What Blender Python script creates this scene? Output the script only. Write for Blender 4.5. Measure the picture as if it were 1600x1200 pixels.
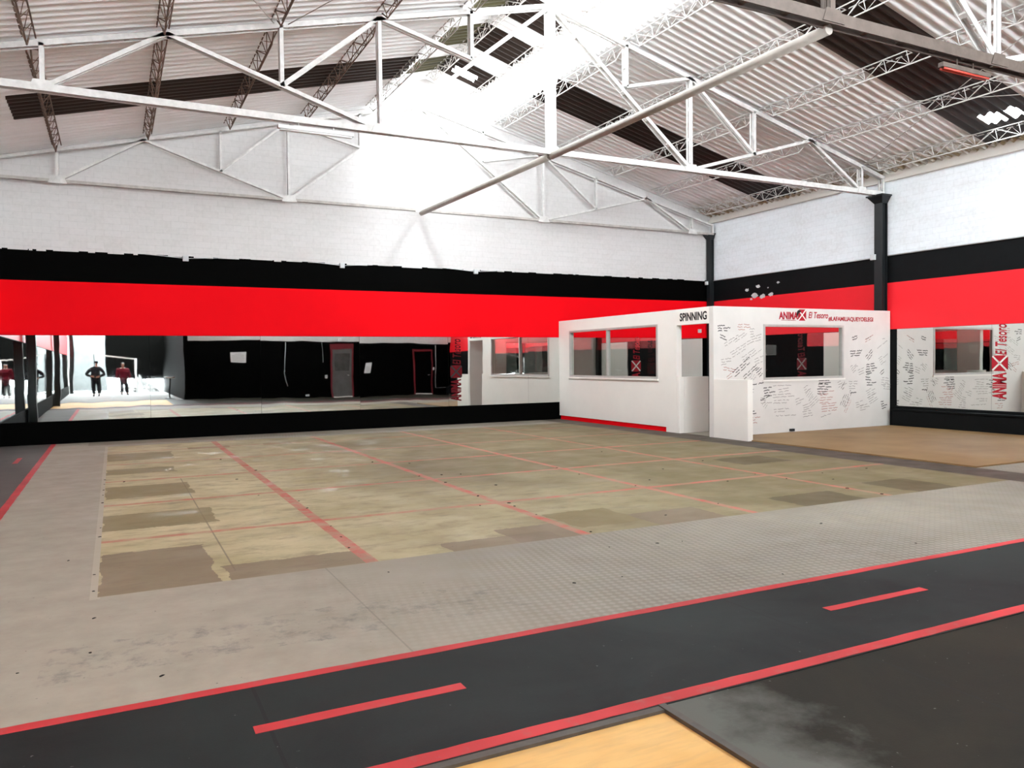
import bpy, bmesh, math, random
from mathutils import Vector, Matrix
random.seed(7)
scn = bpy.context.scene
for o in list(bpy.data.objects): bpy.data.objects.remove(o)
C = scn.collection

# ---------------------------------------------------------------- camera
F_PX, YAW, PITCH, ROLL = 1229.59, 0.46823, -0.02879, -0.01110
fw = Vector((math.sin(YAW)*math.cos(PITCH), math.cos(YAW)*math.cos(PITCH), math.sin(PITCH)))
rt = Vector((math.cos(YAW), -math.sin(YAW), 0)); up = rt.cross(fw)
c_, s_ = math.cos(ROLL), math.sin(ROLL)
r2 = c_*rt + s_*up; u2 = -s_*rt + c_*up
cam = bpy.data.objects.new('camera', bpy.data.cameras.new('camera')); C.objects.link(cam)
M = Matrix((r2, u2, -fw)).transposed().to_4x4(); M.translation = Vector((-15.0436, -17.3112, 1.48))
cam.matrix_world = M
cam.data.sensor_width = 36; cam.data.lens = F_PX*36/1600; cam.data.clip_start = 0.05; cam.data.clip_end = 300
scn.camera = cam

# ---------------------------------------------------------------- world, exposure
scn.view_settings.view_transform = 'Standard'; scn.view_settings.look = 'None'
scn.view_settings.gamma = 1; scn.view_settings.use_curve_mapping = False
scn.view_settings.exposure = 1.32
w = bpy.data.worlds.new('sky'); scn.world = w; w.use_nodes = True
bgn = w.node_tree.nodes['Background']; bgn.inputs[0].default_value = (0.88, 0.95, 1.0, 1); bgn.inputs[1].default_value = 16.0
def portal(loc, rot, sx, sy, name):
    l = bpy.data.lights.new(name, 'AREA'); l.shape = 'RECTANGLE'; l.size = sx; l.size_y = sy
    l.cycles.is_portal = True
    o = bpy.data.objects.new(name, l); o.location = loc; o.rotation_euler = rot; C.objects.link(o)
# daylight comes in through the two slots under the raised ridge roof and through the roofless rear of the hall
portal((-7.08, -14.4, 7.50), (0, math.radians(38), 0), 0.90, 28.8, 'sky_portal_right')
portal((-9.68, -14.4, 7.50), (0, math.radians(-50), 0), 0.75, 28.8, 'sky_portal_left')
portal((-8.5, -31.5, 5.9), (0, 0, 0), 17, 5.0, 'sky_portal_rear')

# ---------------------------------------------------------------- helpers
def link(o): C.objects.link(o); return o
def mesh_obj(name, verts, faces, mats, parent=None, mi=None, smooth=False):
    me = bpy.data.meshes.new(name); me.from_pydata([tuple(v) for v in verts], [], faces)
    for m in (mats if isinstance(mats, (list, tuple)) else [mats]): me.materials.append(m)
    if mi: me.polygons.foreach_set('material_index', mi)
    if smooth: me.polygons.foreach_set('use_smooth', [True]*len(me.polygons))
    me.update()
    o = bpy.data.objects.new(name, me); link(o)
    if parent: o.parent = parent
    return o
class MB:
    def __init__(s): s.v = []; s.f = []; s.m = []
    def add(s, vs, fs, m=0):
        n = len(s.v); s.v += [Vector(v) for v in vs]; s.f += [tuple(i+n for i in f) for f in fs]; s.m += [m]*len(fs)
    def box(s, x0, x1, y0, y1, z0, z1, m=0):
        s.add([(x0,y0,z0),(x1,y0,z0),(x1,y1,z0),(x0,y1,z0),(x0,y0,z1),(x1,y0,z1),(x1,y1,z1),(x0,y1,z1)],
              [(0,3,2,1),(4,5,6,7),(0,1,5,4),(1,2,6,5),(2,3,7,6),(3,0,4,7)], m)
    def bar(s, a, b, wx, wy, side=Vector((0,1,0)), m=0):     # rectangular bar from a to b; wy measured along side
        a, b = Vector(a), Vector(b); d = (b-a).normalized(); side = (side - side.dot(d)*d).normalized(); n = d.cross(side)
        vs = []
        for p in (a, b):
            for i, j in ((-1,-1),(1,-1),(1,1),(-1,1)): vs.append(p + n*i*wx/2 + side*j*wy/2)
        s.add(vs, [(3,2,1,0),(4,5,6,7),(0,1,5,4),(1,2,6,5),(2,3,7,6),(3,0,4,7)], m)
    def tube(s, pts, r, seg=8, m=0, cap=True):
        pts = [Vector(p) for p in pts]; rings = []
        rr = r if isinstance(r, (list, tuple)) else [r]*len(pts)
        n0 = len(s.v)
        for i, p in enumerate(pts):
            d = (pts[min(i+1, len(pts)-1)] - pts[max(i-1, 0)]).normalized()
            a = Vector((0,0,1)) if abs(d.z) < .9 else Vector((1,0,0)); u = d.cross(a).normalized(); v = d.cross(u)
            for k in range(seg):
                t = 2*math.pi*k/seg; s.v.append(p + (u*math.cos(t) + v*math.sin(t))*rr[i])
        for i in range(len(pts)-1):
            for k in range(seg):
                a = n0+i*seg+k; b = n0+i*seg+(k+1) % seg
                s.f.append((a, b, b+seg, a+seg)); s.m.append(m)
        if cap:
            s.f.append(tuple(n0+k for k in range(seg))[::-1]); s.m.append(m)
            s.f.append(tuple(n0+(len(pts)-1)*seg+k for k in range(seg))); s.m.append(m)
    def build(s, name, mats, parent=None, smooth=False, bevel=0):
        if parent is not None:
            pm = parent_origin(parent); vs = [v-pm for v in s.v]
        else: vs = s.v
        o = mesh_obj(name, vs, s.f, mats, parent, s.m, smooth)
        if bevel:
            b = o.modifiers.new('bevel', 'BEVEL'); b.width = bevel; b.segments = 2; b.limit_method = 'ANGLE'
        return o
def parent_origin(p):
    v = Vector(p.location)
    while p.parent: p = p.parent; v = v + p.location
    return v
def tag(o, label=None, cat=None, group=None, kind=None):
    if label: o['label'] = label
    if cat: o['category'] = cat
    if group: o['group'] = group
    if kind: o['kind'] = kind
    return o
def empty(name, loc, label, cat, group=None):
    o = bpy.data.objects.new(name, None); o.location = loc; o.empty_display_size = .1; link(o)
    return tag(o, label, cat, group)
def struct(name, mb, mats, label=None, **k):
    o = mb.build(name, mats, **k); o['kind'] = 'structure'
    if label: o['label'] = label
    return o

# ---------------------------------------------------------------- materials
class N:
    def __init__(s, name):
        s.m = bpy.data.materials.new(name); s.m.use_nodes = True; s.t = s.m.node_tree; s.n = s.t.nodes
        s.b = s.n['Principled BSDF']; s._pos = None
    def new(s, k, **a):
        x = s.n.new(k)
        for q, v in a.items(): setattr(x, q, v)
        return x
    def l(s, a, b): s.t.links.new(a, b)
    def pos(s):
        if not s._pos: s._pos = s.new('ShaderNodeNewGeometry').outputs['Position']
        return s._pos
    def xyz(s, v=None):
        x = s.new('ShaderNodeSeparateXYZ'); s.l(v or s.pos(), x.inputs[0]); return x.outputs
    def math(s, op, a, b=None, c=None, clamp=False):
        x = s.new('ShaderNodeMath', operation=op, use_clamp=clamp)
        for i, v in enumerate((a, b, c)):
            if v is None: continue
            if isinstance(v, (int, float)): x.inputs[i].default_value = v
            else: s.l(v, x.inputs[i])
        return x.outputs[0]
    def mix(s, f, a, b, blend='MIX'):
        x = s.new('ShaderNodeMix', data_type='RGBA', blend_type=blend)
        for i, v in ((0, f), (6, a), (7, b)):
            if isinstance(v, (int, float)): x.inputs[i].default_value = v
            elif isinstance(v, (tuple, list)): x.inputs[i].default_value = (*v[:3], 1)
            else: s.l(v, x.inputs[i])
        return x.outputs[2]
    def noise(s, scale=5, detail=4, rough=.5, vec=None, sc=None, dist=0):
        x = s.new('ShaderNodeTexNoise'); x.inputs['Scale'].default_value = scale; x.inputs['Detail'].default_value = detail
        x.inputs['Roughness'].default_value = rough; x.inputs['Distortion'].default_value = dist
        v = vec or s.pos()
        if sc:
            mp = s.new('ShaderNodeMapping'); mp.inputs['Scale'].default_value = sc; s.l(v, mp.inputs[0]); v = mp.outputs[0]
        s.l(v, x.inputs['Vector']); return x.outputs[0]
    def ramp(s, f, lo, hi):
        x = s.new('ShaderNodeMapRange'); x.inputs[1].default_value = lo; x.inputs[2].default_value = hi
        s.l(f, x.inputs[0]); return x.outputs[0]
    def bump(s, h, strength=.3, dist=.01):
        x = s.new('ShaderNodeBump'); x.inputs['Strength'].default_value = strength; x.inputs['Distance'].default_value = dist
        s.l(h, x.inputs['Height']); s.l(x.outputs[0], s.b.inputs['Normal'])
    def set(s, col=None, rough=.5, metal=0, spec=.5):
        if col is not None:
            if isinstance(col, (tuple, list)): s.b.inputs['Base Color'].default_value = (*col[:3], 1)
            else: s.l(col, s.b.inputs['Base Color'])
        if isinstance(rough, (int, float)): s.b.inputs['Roughness'].default_value = rough
        else: s.l(rough, s.b.inputs['Roughness'])
        s.b.inputs['Metallic'].default_value = metal; s.b.inputs['Specular IOR Level'].default_value = spec
        return s.m
def paint(name, col, var=.12, scale=3, rough=.6, spec=.3, metal=0, bump=0, bscale=60):
    n = N(name); f = n.ramp(n.noise(scale, 5, .6), .3, .7)
    d = tuple(c*(1-var) for c in col); cc = n.mix(f, d, col)
    if bump: n.bump(n.noise(bscale, 3), bump, .004)
    return n.set(cc, rough, metal, spec)

def white_brick(name, tone):
    n = N(name); v = n.pos(); x, y, z = n.xyz()
    h = n.math('ADD', x, y); cb = n.new('ShaderNodeCombineXYZ'); n.l(h, cb.inputs[0]); n.l(z, cb.inputs[1])
    br = n.new('ShaderNodeTexBrick'); n.l(cb.outputs[0], br.inputs['Vector'])
    for k, val in (('Scale', 1), ('Mortar Size', .006), ('Mortar Smooth', .6), ('Brick Width', .30), ('Row Height', .125)): br.inputs[k].default_value = val
    br.inputs['Color1'].default_value = (.70*tone[0], .70*tone[1], .70*tone[2], 1); br.inputs['Color2'].default_value = (.665*tone[0], .665*tone[1], .66*tone[2], 1); br.inputs['Mortar'].default_value = (.60*tone[0], .60*tone[1], .595*tone[2], 1)
    st = n.ramp(n.noise(1.1, 5, .6, sc=(1, 1, 2.5)), .45, .8)
    c = n.mix(n.math('MULTIPLY', st, .35), br.outputs[0], (.50, .47, .43))
    c = n.mix(n.ramp(n.noise(14, 3), .35, .6), n.mix(.5, c, (.74*tone[0], .74*tone[1], .73*tone[2])), c)
    n.bump(br.outputs['Fac'], -.35, .006)
    return n.set(c, .75, 0, .2)
M_brick = white_brick('dimly lit white painted brick', (.86, .83, .815)); M_brickr = white_brick('bright white painted brick', (1.10, 1.15, 1.19))  # one brick paint twice, bright and dim wall light put into the colour
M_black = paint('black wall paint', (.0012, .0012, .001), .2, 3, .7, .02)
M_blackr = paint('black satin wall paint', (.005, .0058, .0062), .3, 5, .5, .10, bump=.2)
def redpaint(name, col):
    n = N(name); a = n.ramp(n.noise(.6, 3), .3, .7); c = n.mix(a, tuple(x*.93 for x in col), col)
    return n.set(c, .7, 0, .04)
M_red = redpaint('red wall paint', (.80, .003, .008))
_rr = paint('red gloss wall paint', (.88, .012, .022), .07, .6, .5, .3); M_redr = _rr  # pinker than the back wall red: sheen of the light mixed into the colour
M_white = paint('white drywall paint', (.80, .77, .71), .05, 2, .6, .25, bump=.05)
M_steelw = paint('white painted steel', (.70, .68, .65), .25, 9, .5, .3)
M_steelold = paint('dusty painted steel', (.50, .46, .42), .35, 7, .6, .25)
M_steelrust = paint('rusty brown purlin steel', (.20, .13, .095), .45, 8, .7, .2)
M_steelbrown = paint('brown painted steel', (.115, .09, .075), .35, 8, .6, .25)
M_tube = paint('grey beige painted tube', (.40, .365, .32), .2, 6, .5, .3)
M_column = paint('black painted column steel', (.010, .012, .013), .3, 6, .4, .35)
M_alu = paint('aluminium window frame', (.50, .49, .46), .12, 12, .4, .4, metal=.3)
M_grey = paint('grey plastic', (.55, .56, .56), .08, 8, .5, .3)
M_ink = paint('black marker ink', (.035, .03, .03), .4, 20, .7, .1)
M_inkl = paint('faded marker ink', (.30, .28, .26), .25, 20, .7, .1)
M_inkr = paint('red marker ink', (.42, .16, .13), .25, 20, .7, .1)
M_vinylr = paint('dark red vinyl', (.42, .008, .02), .15, 10, .5, .3)
M_vinylk = paint('black vinyl', (.012, .012, .012), .15, 10, .5, .3)
M_paper = paint('white paper', (.75, .75, .74), .05, 10, .6, .2)
M_tape = N('red floor paint')
_w = M_tape.ramp(M_tape.noise(9, 6, .65), .54, .72)
_w2 = M_tape.ramp(M_tape.noise(1.3, 3, .5), .35, .65)
M_tape = M_tape.set(M_tape.mix(M_tape.math('MULTIPLY', _w, .7), M_tape.mix(_w2, (.42, .030, .032), (.60, .045, .05)), (.33, .12, .10)), .6, 0, .25)
def corr(name, col, dirt, k=.5, spec=.15):
    n = N(name)
    st = n.ramp(n.noise(2.2, 5, .6, sc=(.35, 3.0, .35)), .42, .72)
    bl = n.ramp(n.noise(.5, 3, .5), .4, .7)
    f = n.math('MULTIPLY', n.math('ADD', n.math('MULTIPLY', st, .7), n.math('MULTIPLY', bl, .35)), k, clamp=True)
    return n, n.mix(f, col, dirt)
n, c = corr('fibre cement roof sheet', (.88, .885, .885), (.62, .56, .53), .4)
x, y, z = n.xyz()
edge = n.math('MULTIPLY', n.ramp(x, -1.2, -.15), n.ramp(n.noise(5, 4, .6, sc=(.6, 3, 1)), .38, .55))     # brown damp stains along the right eave
c = n.mix(n.math('MULTIPLY', edge, .9), c, (.28, .19, .08))
c = n.mix(n.new('ShaderNodeNewGeometry').outputs['Backfacing'], c, (.20, .19, .18))     # weathered outer face
M_roof = n.set(c, .85, 0, .15)
n, c = corr('grimy brown skylight sheet', (.030, .019, .015), (.012, .010, .008), .7)
M_dark = n.set(c, .45, 0, .3)
n, c = corr('mossy green skylight sheet', (.10, .09, .04), (.025, .02, .012), .9)
M_olive = n.set(c, .5, 0, .25)
# glass and mirror
def glass(name, col=(.55, .6, .58), mixf=.55):
    n = N(name); tr = n.new('ShaderNodeBsdfTransparent'); tr.inputs[0].default_value = (*col, 1)
    gl = n.new('ShaderNodeBsdfGlossy'); gl.inputs['Roughness'].default_value = .01; gl.inputs[0].default_value = (.9, .9, .9, 1)
    mx = n.new('ShaderNodeMixShader'); mx.inputs[0].default_value = mixf
    n.l(tr.outputs[0], mx.inputs[1]); n.l(gl.outputs[0], mx.inputs[2]); n.l(mx.outputs[0], n.n['Material Output'].inputs[0]); return n.m
M_glass = glass('window glass of the booth', (.92, .95, .93), .11)
n = N('mirror silvering'); n.set((.74, .76, .74), .015, 1, .5)
n.bump(n.noise(.9, 2, .4), .6, .0035)
M_mirror = n.m
M_medge = paint('dark mirror edge', (.02, .025, .02), .1, 3, .4)

# ---------------------------------------------------------------- floor
def floor_main():
    n = N('gym floor sheets'); X, Y, Z = n.xyz()
    nz = n.noise(3.0, 5, .6); wob = n.math('MULTIPLY', n.math('SUBTRACT', nz, .5), .18)
    n2 = n.noise(11, 4, .6); wob2 = n.math('MULTIPLY', n.math('SUBTRACT', n2, .5), .10)
    xw, yw = n.math('ADD', X, wob), n.math('ADD', Y, wob2)
    def rect(x0, x1, y0, y1, w=False):
        a = n.math('COMPARE', xw if w else X, (x0+x1)/2, abs(x1-x0)/2); b = n.math('COMPARE', yw if w else Y, (y0+y1)/2, abs(y1-y0)/2)
        return n.math('MULTIPLY', a, b)
    # embossed sheet metal
    ca, sa = .82, .57
    u = n.math('ADD', n.math('MULTIPLY', X, ca), n.math('MULTIPLY', Y, sa)); v = n.math('SUBTRACT', n.math('MULTIPLY', Y, ca), n.math('MULTIPLY', X, sa))
    k = 2*math.pi/.085
    tread = n.math('MULTIPLY', n.math('SINE', n.math('MULTIPLY', u, k)), n.math('SINE', n.math('MULTIPLY', v, k)))
    tread = n.ramp(tread, -.15, .5)
    big = n.ramp(n.noise(.55, 4, .55), .32, .68)
    metal = n.mix(big, (.165, .142, .108), (.28, .25, .19))
    metal = n.mix(n.ramp(n.noise(4.5, 6, .65), .35, .75), metal, (.22, .195, .165))
    tm = n.math('MULTIPLY', n.ramp(n.noise(.5, 2, .5, vec=None), .38, .52), n.ramp(X, -14.2, -12.4))
    metal = n.mix(n.math('MULTIPLY', n.ramp(X, -12.0, -14.5), .8), metal, n.mix(n.noise(4.5, 6, .65), (.28, .245, .19), (.50, .45, .36)))    # sheets painted paler to the left, stands in for light falling there
    metal = n.mix(n.math('MULTIPLY', n.math('MULTIPLY', tread, tm), .25), metal, (.48, .45, .39))
    smear = n.math('MULTIPLY', n.ramp(n.noise(6.5, 6, .75), .50, .70), n.math('MULTIPLY', n.math('COMPARE', n.math('ADD', n.math('ADD', Y, wob2), wob), -12.85, .26), n.math('COMPARE', X, -14.1, 1.3)))
    metal = n.mix(n.math('MULTIPLY', smear, .75), metal, (.13, .13, .12))
    seam = n.math('COMPARE', n.math('FRACT', n.math('DIVIDE', n.math('ADD', X, 14.93), 2.44)), .5, .0022)
    metal = n.mix(n.math('MULTIPLY', seam, .35), metal, (.12, .11, .10))
    # inner plywood / concrete squares
    cell = n.mix(n.ramp(n.noise(1.2, 5, .6), .3, .7), (.38, .32, .17), (.58, .50, .31))
    cell = n.mix(n.ramp(n.noise(4, 6, .7, sc=(.7, 1.4, 1)), .48, .72), cell, (.27, .22, .135))
    far = n.math('MULTIPLY', n.math('ADD', n.ramp(n.noise(.35, 2, .5), .4, .6), .9), n.ramp(X, -13.8, -9.0), clamp=True)   # boards darker towards the booth: olive grime plus painted-in light falloff
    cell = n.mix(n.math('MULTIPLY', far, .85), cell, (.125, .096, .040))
    scr = n.math('MULTIPLY', n.ramp(n.noise(2.2, 3, .5, sc=(.25, 1.6, 1)), .55, .7), n.ramp(X, -12.5, -8))
    cell = n.mix(n.math('MULTIPLY', scr, .5), cell, (.20, .15, .10))
    hair = n.math('COMPARE', n.math('FRACT', n.math('DIVIDE', n.math('ADD', X, 14.28), 1.906)), .0, .0030)
    hair2 = rect(-14.303, -14.29, -11.4, -6.2)
    cell = n.mix(n.math('MULTIPLY', hair2, .7), cell, (.16, .13, .09))
    brown, olive = (.185, .135, .088), (.20, .155, .07)
    P = [(-15.17,-14.42,-11.7,-10.4,brown),(-14.35,-13.33,-11.7,-11.22,brown),(-15.17,-14.2,-9.45,-8.62,olive),(-15.17,-14.25,-7.55,-6.6,olive),
         (-15.17,-14.3,-5.4,-4.8,olive),(-15.17,-14.2,-3.7,-2.6,olive),(-13.9,-13.2,-2.45,-2.15,olive),(-12.7,-11.7,-11.7,-11.35,brown),(-12.1,-11.5,-11.7,-11.1,brown),
         (-10.7,-9.9,-11.7,-11.1,brown),(-11.4,-10.7,-11.4,-10.7,olive),(-8.9,-8.0,-11.7,-11.1,olive),(-12.6,-12.1,-2.4,-2.1,olive),(-10.2,-9.7,-2.6,-2.2,olive),
         (-7.2,-6.5,-11.7,-10.9,olive),(-7.2,-6.3,-9.0,-8.3,olive)]
    for x0, x1, y0, y1, col in P: cell = n.mix(n.math('MULTIPLY', rect(x0, x1, y0, y1, True), .8), cell, col if x0 < -9 else (.085, .062, .028))
    inner = rect(-15.17, -5.55, -11.65, -1.2)
    # worn red squares painted on the floor
    wear = n.ramp(n.noise(5, 6, .7), .36, .60); fade = n.ramp(n.noise(.6, 2, .5), .35, .6)
    redc = n.mix(wear, (.52, .085, .065), (.40, .20, .14))
    ln = None
    for xc, wd, st in ((-13.36,.05,1),(-11.48,.045,.95),(-9.57,.042,.9),(-7.65,.04,.75)):
        m = n.math('MULTIPLY', n.math('COMPARE', n.math('ADD', X, n.math('MULTIPLY', wob2, .12)), xc, wd), st); ln = m if ln is None else n.math('MAXIMUM', ln, m)
    for yc, st in ((-2.3,.5),(-4.2,.7),(-6.1,.8),(-8.0,.9),(-9.9,.8)):
        m = n.math('MULTIPLY', n.math('COMPARE', n.math('ADD', Y, n.math('MULTIPLY', wob2, .2)), yc, .045), st); ln = n.math('MAXIMUM', ln, m)
    keep = n.math('SUBTRACT', 1, n.math('MULTIPLY', wear, .3))
    cell = n.mix(n.math('MULTIPLY', ln, keep), cell, redc)
    rim = n.math('MULTIPLY', n.math('COMPARE', X, -15.185, .03), n.math('COMPARE', Y, -6.4, 5.3))
    metal = n.mix(n.math('MULTIPLY', rim, .5), metal, (.50, .46, .36))
    c = n.mix(inner, metal, cell)
    strip = rect(-5.55, -4.86, -11.9, 0)
    stripc = n.mix(n.ramp(n.noise(3, 5, .6), .3, .7), (.055, .043, .031), (.085, .066, .05))
    c = n.mix(strip, c, stripc)
    back = n.math('COMPARE', Y, -.4, .42); c = n.mix(n.math('MULTIPLY', n.math('MULTIPLY', back, n.math('COMPARE', X, -10.5, 5.0)), .45), c, (.16, .125, .09))
    specks = n.ramp(n.noise(38, 2, .5), .735, .76)
    c = n.mix(n.math('MULTIPLY', specks, .7), c, (.05, .045, .04))
    h = n.math('MULTIPLY', n.math('MULTIPLY', tread, n.math('SUBTRACT', 1, inner)), n.math('ADD', n.math('MULTIPLY', tm, .8), .2))
    n.bump(h, .25, .003)
    return n.set(c, n.ramp(n.noise(2, 4), -.6, 1.1), 0, .35)
def rubber(name, a, b, extra=None, worn=False):
    n = N(name); f = n.ramp(n.noise(1.1, 6, .62, dist=.6), .3, .7); c = n.mix(f, a, b)
    if extra: c = n.mix(n.math('MULTIPLY', n.ramp(n.noise(.5, 3), .45, .7), .6), c, extra)
    X, Y, Z = n.xyz()
    sm = n.math('MAXIMUM', n.math('COMPARE', X, -14.51, .008), n.math('COMPARE', X, -11.73, .006)); sm = n.math('MAXIMUM', sm, n.math('COMPARE', X, -8.6, .006))
    c = n.mix(n.math('MULTIPLY', sm, .85), c, (.012, .012, .012))
    if worn:   # pale scuffed dust beside the plywood edge
        dst = n.math('ADD', n.math('SUBTRACT', X, -12.97), n.math('MULTIPLY', n.math('SUBTRACT', n.noise(2.5, 6, .65), .5), 1.1))
        c = n.mix(n.math('MULTIPLY', n.ramp(dst, .55, .12), .75), c, (.15, .155, .135))
    sp = n.ramp(n.noise(30, 2), .74, .78); c = n.mix(n.math('MULTIPLY', sp, .5), c, (.25, .25, .24))
    n.bump(n.noise(150, 2), .15, .003)
    return n.set(c, .65, 0, .18)
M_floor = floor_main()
M_track = rubber('charcoal rubber track', (.005, .0057, .0057), (.020, .0235, .0225), (.022, .032, .029))
M_trackl = rubber('faded side track', (.085, .075, .068), (.12, .105, .095))
M_mat = rubber('dark brown rubber mat', (.0055, .0045, .002), (.023, .0185, .010), (.015, .0105, .005), True)
n = N('plywood boards'); g = n.noise(3.0, 6, .6, sc=(1, 6, 1)); f = n.ramp(n.noise(1.3, 4, .6), .35, .7)
c = n.mix(f, (.68, .37, .10), (.80, .51, .19)); c = n.mix(n.math('MULTIPLY', n.ramp(g, .45, .7), .35), c, (.40, .25, .13))
c = n.mix(n.math('MULTIPLY', n.ramp(n.noise(7, 5, .6), .6, .75), .5), c, (.30, .20, .13)); M_ply = n.set(c, .6, 0, .25)
n = N('tan platform boards'); f = n.ramp(n.noise(.9, 4, .6), .3, .7)
c = n.mix(f, (.20, .115, .045), (.30, .19, .085)); X, Y, Z = n.xyz()
sm = n.math('COMPARE', n.math('FRACT', n.math('DIVIDE', Y, 1.22)), .5, .006); c = n.mix(n.math('MULTIPLY', sm, .5), c, (.2, .13, .08)); M_plat = n.set(c, .55, 0, .3)
M_conc = paint('pale dusty concrete', (.30, .30, .29), .3, .8, .8, .2)
M_lightmat = paint('grey scuffed mat edge', (.19, .19, .175), .5, 3, .6, .3)

WL = -17.0; YB = -34.0; YR = -29.0     # left wall, rear end, end of the roof
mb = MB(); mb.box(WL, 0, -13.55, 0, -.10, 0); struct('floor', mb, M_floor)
mb = MB(); mb.box(WL, 0, -14.62, -13.55, -.10, 0); struct('floor.001', mb, M_track)
mb = MB(); mb.box(WL, -12.97, -19.3, -14.62, -.10, -.012); struct('floor.002', mb, M_ply)
mb = MB(); mb.box(-12.97, 0, -19.3, -14.62, -.10, -.004); struct('floor.003', mb, M_mat)
mb = MB(); mb.box(WL, 0, YB, -19.3, -.10, -.004); struct('floor.004', mb, M_conc)
mb = MB(); mb.box(WL+.02, -16.13, -13.5, -.06, 0, .004); struct('floor.005', mb, M_trackl)
mb = MB(); mb.box(-4.86, -.16, -10.8, -5.92, 0, .02); struct('floor.006', mb, M_plat)
# metal edging between plywood and mat, and along the front of the plywood
M_edge = paint('dark metal edging', (.085, .07, .055), .4, 12, .5, .4)
mb = MB(); mb.box(-13.0, -12.965, -19.3, -14.62, -.012, .006); struct('trim_1', mb, M_edge)
mb = MB(); mb.box(WL, -13.0, -14.665, -14.625, -.012, .002); struct('trim_2', mb, M_edge)

# red lines of the running lane: painted strips of their own
def line(x0, x1, y0, y1, z, label, group=None):
    m = MB(); nn = max(2, int(max(x1-x0, y1-y0)/.12))
    L = []; lon = (x1-x0) > (y1-y0)
    for i in range(nn+1):
        t = i/nn; j1, j2 = (random.uniform(-.003, .003) for _ in range(2))
        if lon: x = x0+(x1-x0)*t; L.append(((x, y0+j1), (x, y1+j2)))
        else: y = y0+(y1-y0)*t; L.append(((x0+j1, y), (x1+j2, y)))
    for i in range(nn):
        a, b = L[i]; c, d = L[i+1]; q = [a, c, d, b] if lon else [a, b, d, c]
        m.add([(px, py, z+.0015) for px, py in q]+[(px, py, z) for px, py in q], [(0,1,2,3),(0,4,5,1),(1,5,6,2),(2,6,7,3),(3,7,4,0)])
    o = m.build('floor_line', M_tape); tag(o, label, 'floor line', group)
line(WL+.05, -.02, -13.585, -13.52, 0, 'long red line between grey sheet metal and dark rubber lane')
line(WL+.05, -.02, -14.61, -14.535, 0, 'long red line along the near edge of the dark rubber lane')
line(-14.57, -13.65, -14.065, -13.995, 0, 'short red dash in the dark lane, nearer of the two')
line(-11.33, -10.46, -14.075, -14.01, 0, 'short red dash in the dark lane, farther right')
line(-16.13, -16.05, -13.5, -.1, .004, 'red line along the left side lane beside the grey sheet metal')
line(-16.46, -16.39, -3.2, -2.4, .004, 'short faded red dash in the left side lane near the mirrors')

# ---------------------------------------------------------------- walls
def quads(m, pts, mi=0): m.add(pts, [tuple(range(len(pts)))], mi)
def ztop(x):                                     # underside of roof sheets
    if x >= -6.75: return 5.47 - .254*x
    if x <= -9.9: return 7.58 - .254*abs(x+8.32)
    return 8.05 - .30*abs(x+8.45)
def wall_back():
    m = MB(); T = .2
    def band(z0, z1, mi, x0=WL, x1=0.0, dy=0):
        m.box(x0, x1, -dy, T, z0, z1, mi)
    band(0, .43, 1); band(.43, 2.075, 1); band(2.075, 3.10, 2); band(3.10, 3.69, 1); band(3.69, 5.25, 0)
    xs = [0, -.6, -2, -4, -6.74, -6.76, -7.45, -8.45, -9.4, -9.89, -9.91, -12, -15, WL]
    for a, b in zip(xs, xs[1:]):
        za, zb = ztop(a)-.0, ztop(b)-.0
        v = [(a,0,5.25),(b,0,5.25),(b,0,zb),(a,0,za)]; v2 = [(p[0], T, p[2]) for p in v]
        m.add(v+v2, [(0,1,2,3),(4,7,6,5),(3,2,6,7)], 0)
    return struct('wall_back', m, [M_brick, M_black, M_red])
wall_back()
def wall_side(x, sgn, name, y_white=None):
    m = MB(); x0, x1 = (x, x+.2*sgn) if sgn > 0 else (x-.2, x)
    segs = [(0, .43, 1), (.43, 2.085, 1), (2.085, 3.09, 2), (3.09, 3.68, 1), (3.68, 5.33, 0)]
    for z0, z1, mi in segs:
        if y_white is not None and mi != 0:
            m.box(x0, x1, y_white, .2, z0, z1, mi); m.box(x0, x1, YB, y_white, z0, z1, 0)
        else: m.box(x0, x1, YB, .2, z0, z1, mi)
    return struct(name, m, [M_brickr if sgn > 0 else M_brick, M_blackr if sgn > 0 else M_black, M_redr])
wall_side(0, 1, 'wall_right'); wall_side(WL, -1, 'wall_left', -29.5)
# eave ledges closing wall tops under the roof sheets
mb = MB(); mb.box(-.07, .2, YR, 0, 5.27, 5.36); mb.box(.0, .2, YR, 0, 5.36, 5.50); struct('trim_3', mb, M_white)
mb = MB(); mb.box(WL-.2, WL+.07, YR, 0, 5.27, 5.34); struct('trim_4', mb, M_white)
# dark skirting in front of the walls
mb = MB(); mb.box(WL, -5.10, -.05, 0, 0, .43); struct('baseboard_back', mb, M_black, bevel=.005)
mb = MB(); mb.box(-.16, 0, -19.3, -5.93, 0, .34); mb.box(-.19, 0, -19.3, -5.93, .34, .375); mb.box(-.06, 0, -19.3, -5.93, .375, .43); struct('baseboard_right', mb, M_blackr, bevel=.006)
mb = MB(); mb.box(WL, WL+.05, -29, -.05, 0, .43); struct('baseboard_left', mb, M_black, bevel=.005)

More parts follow.
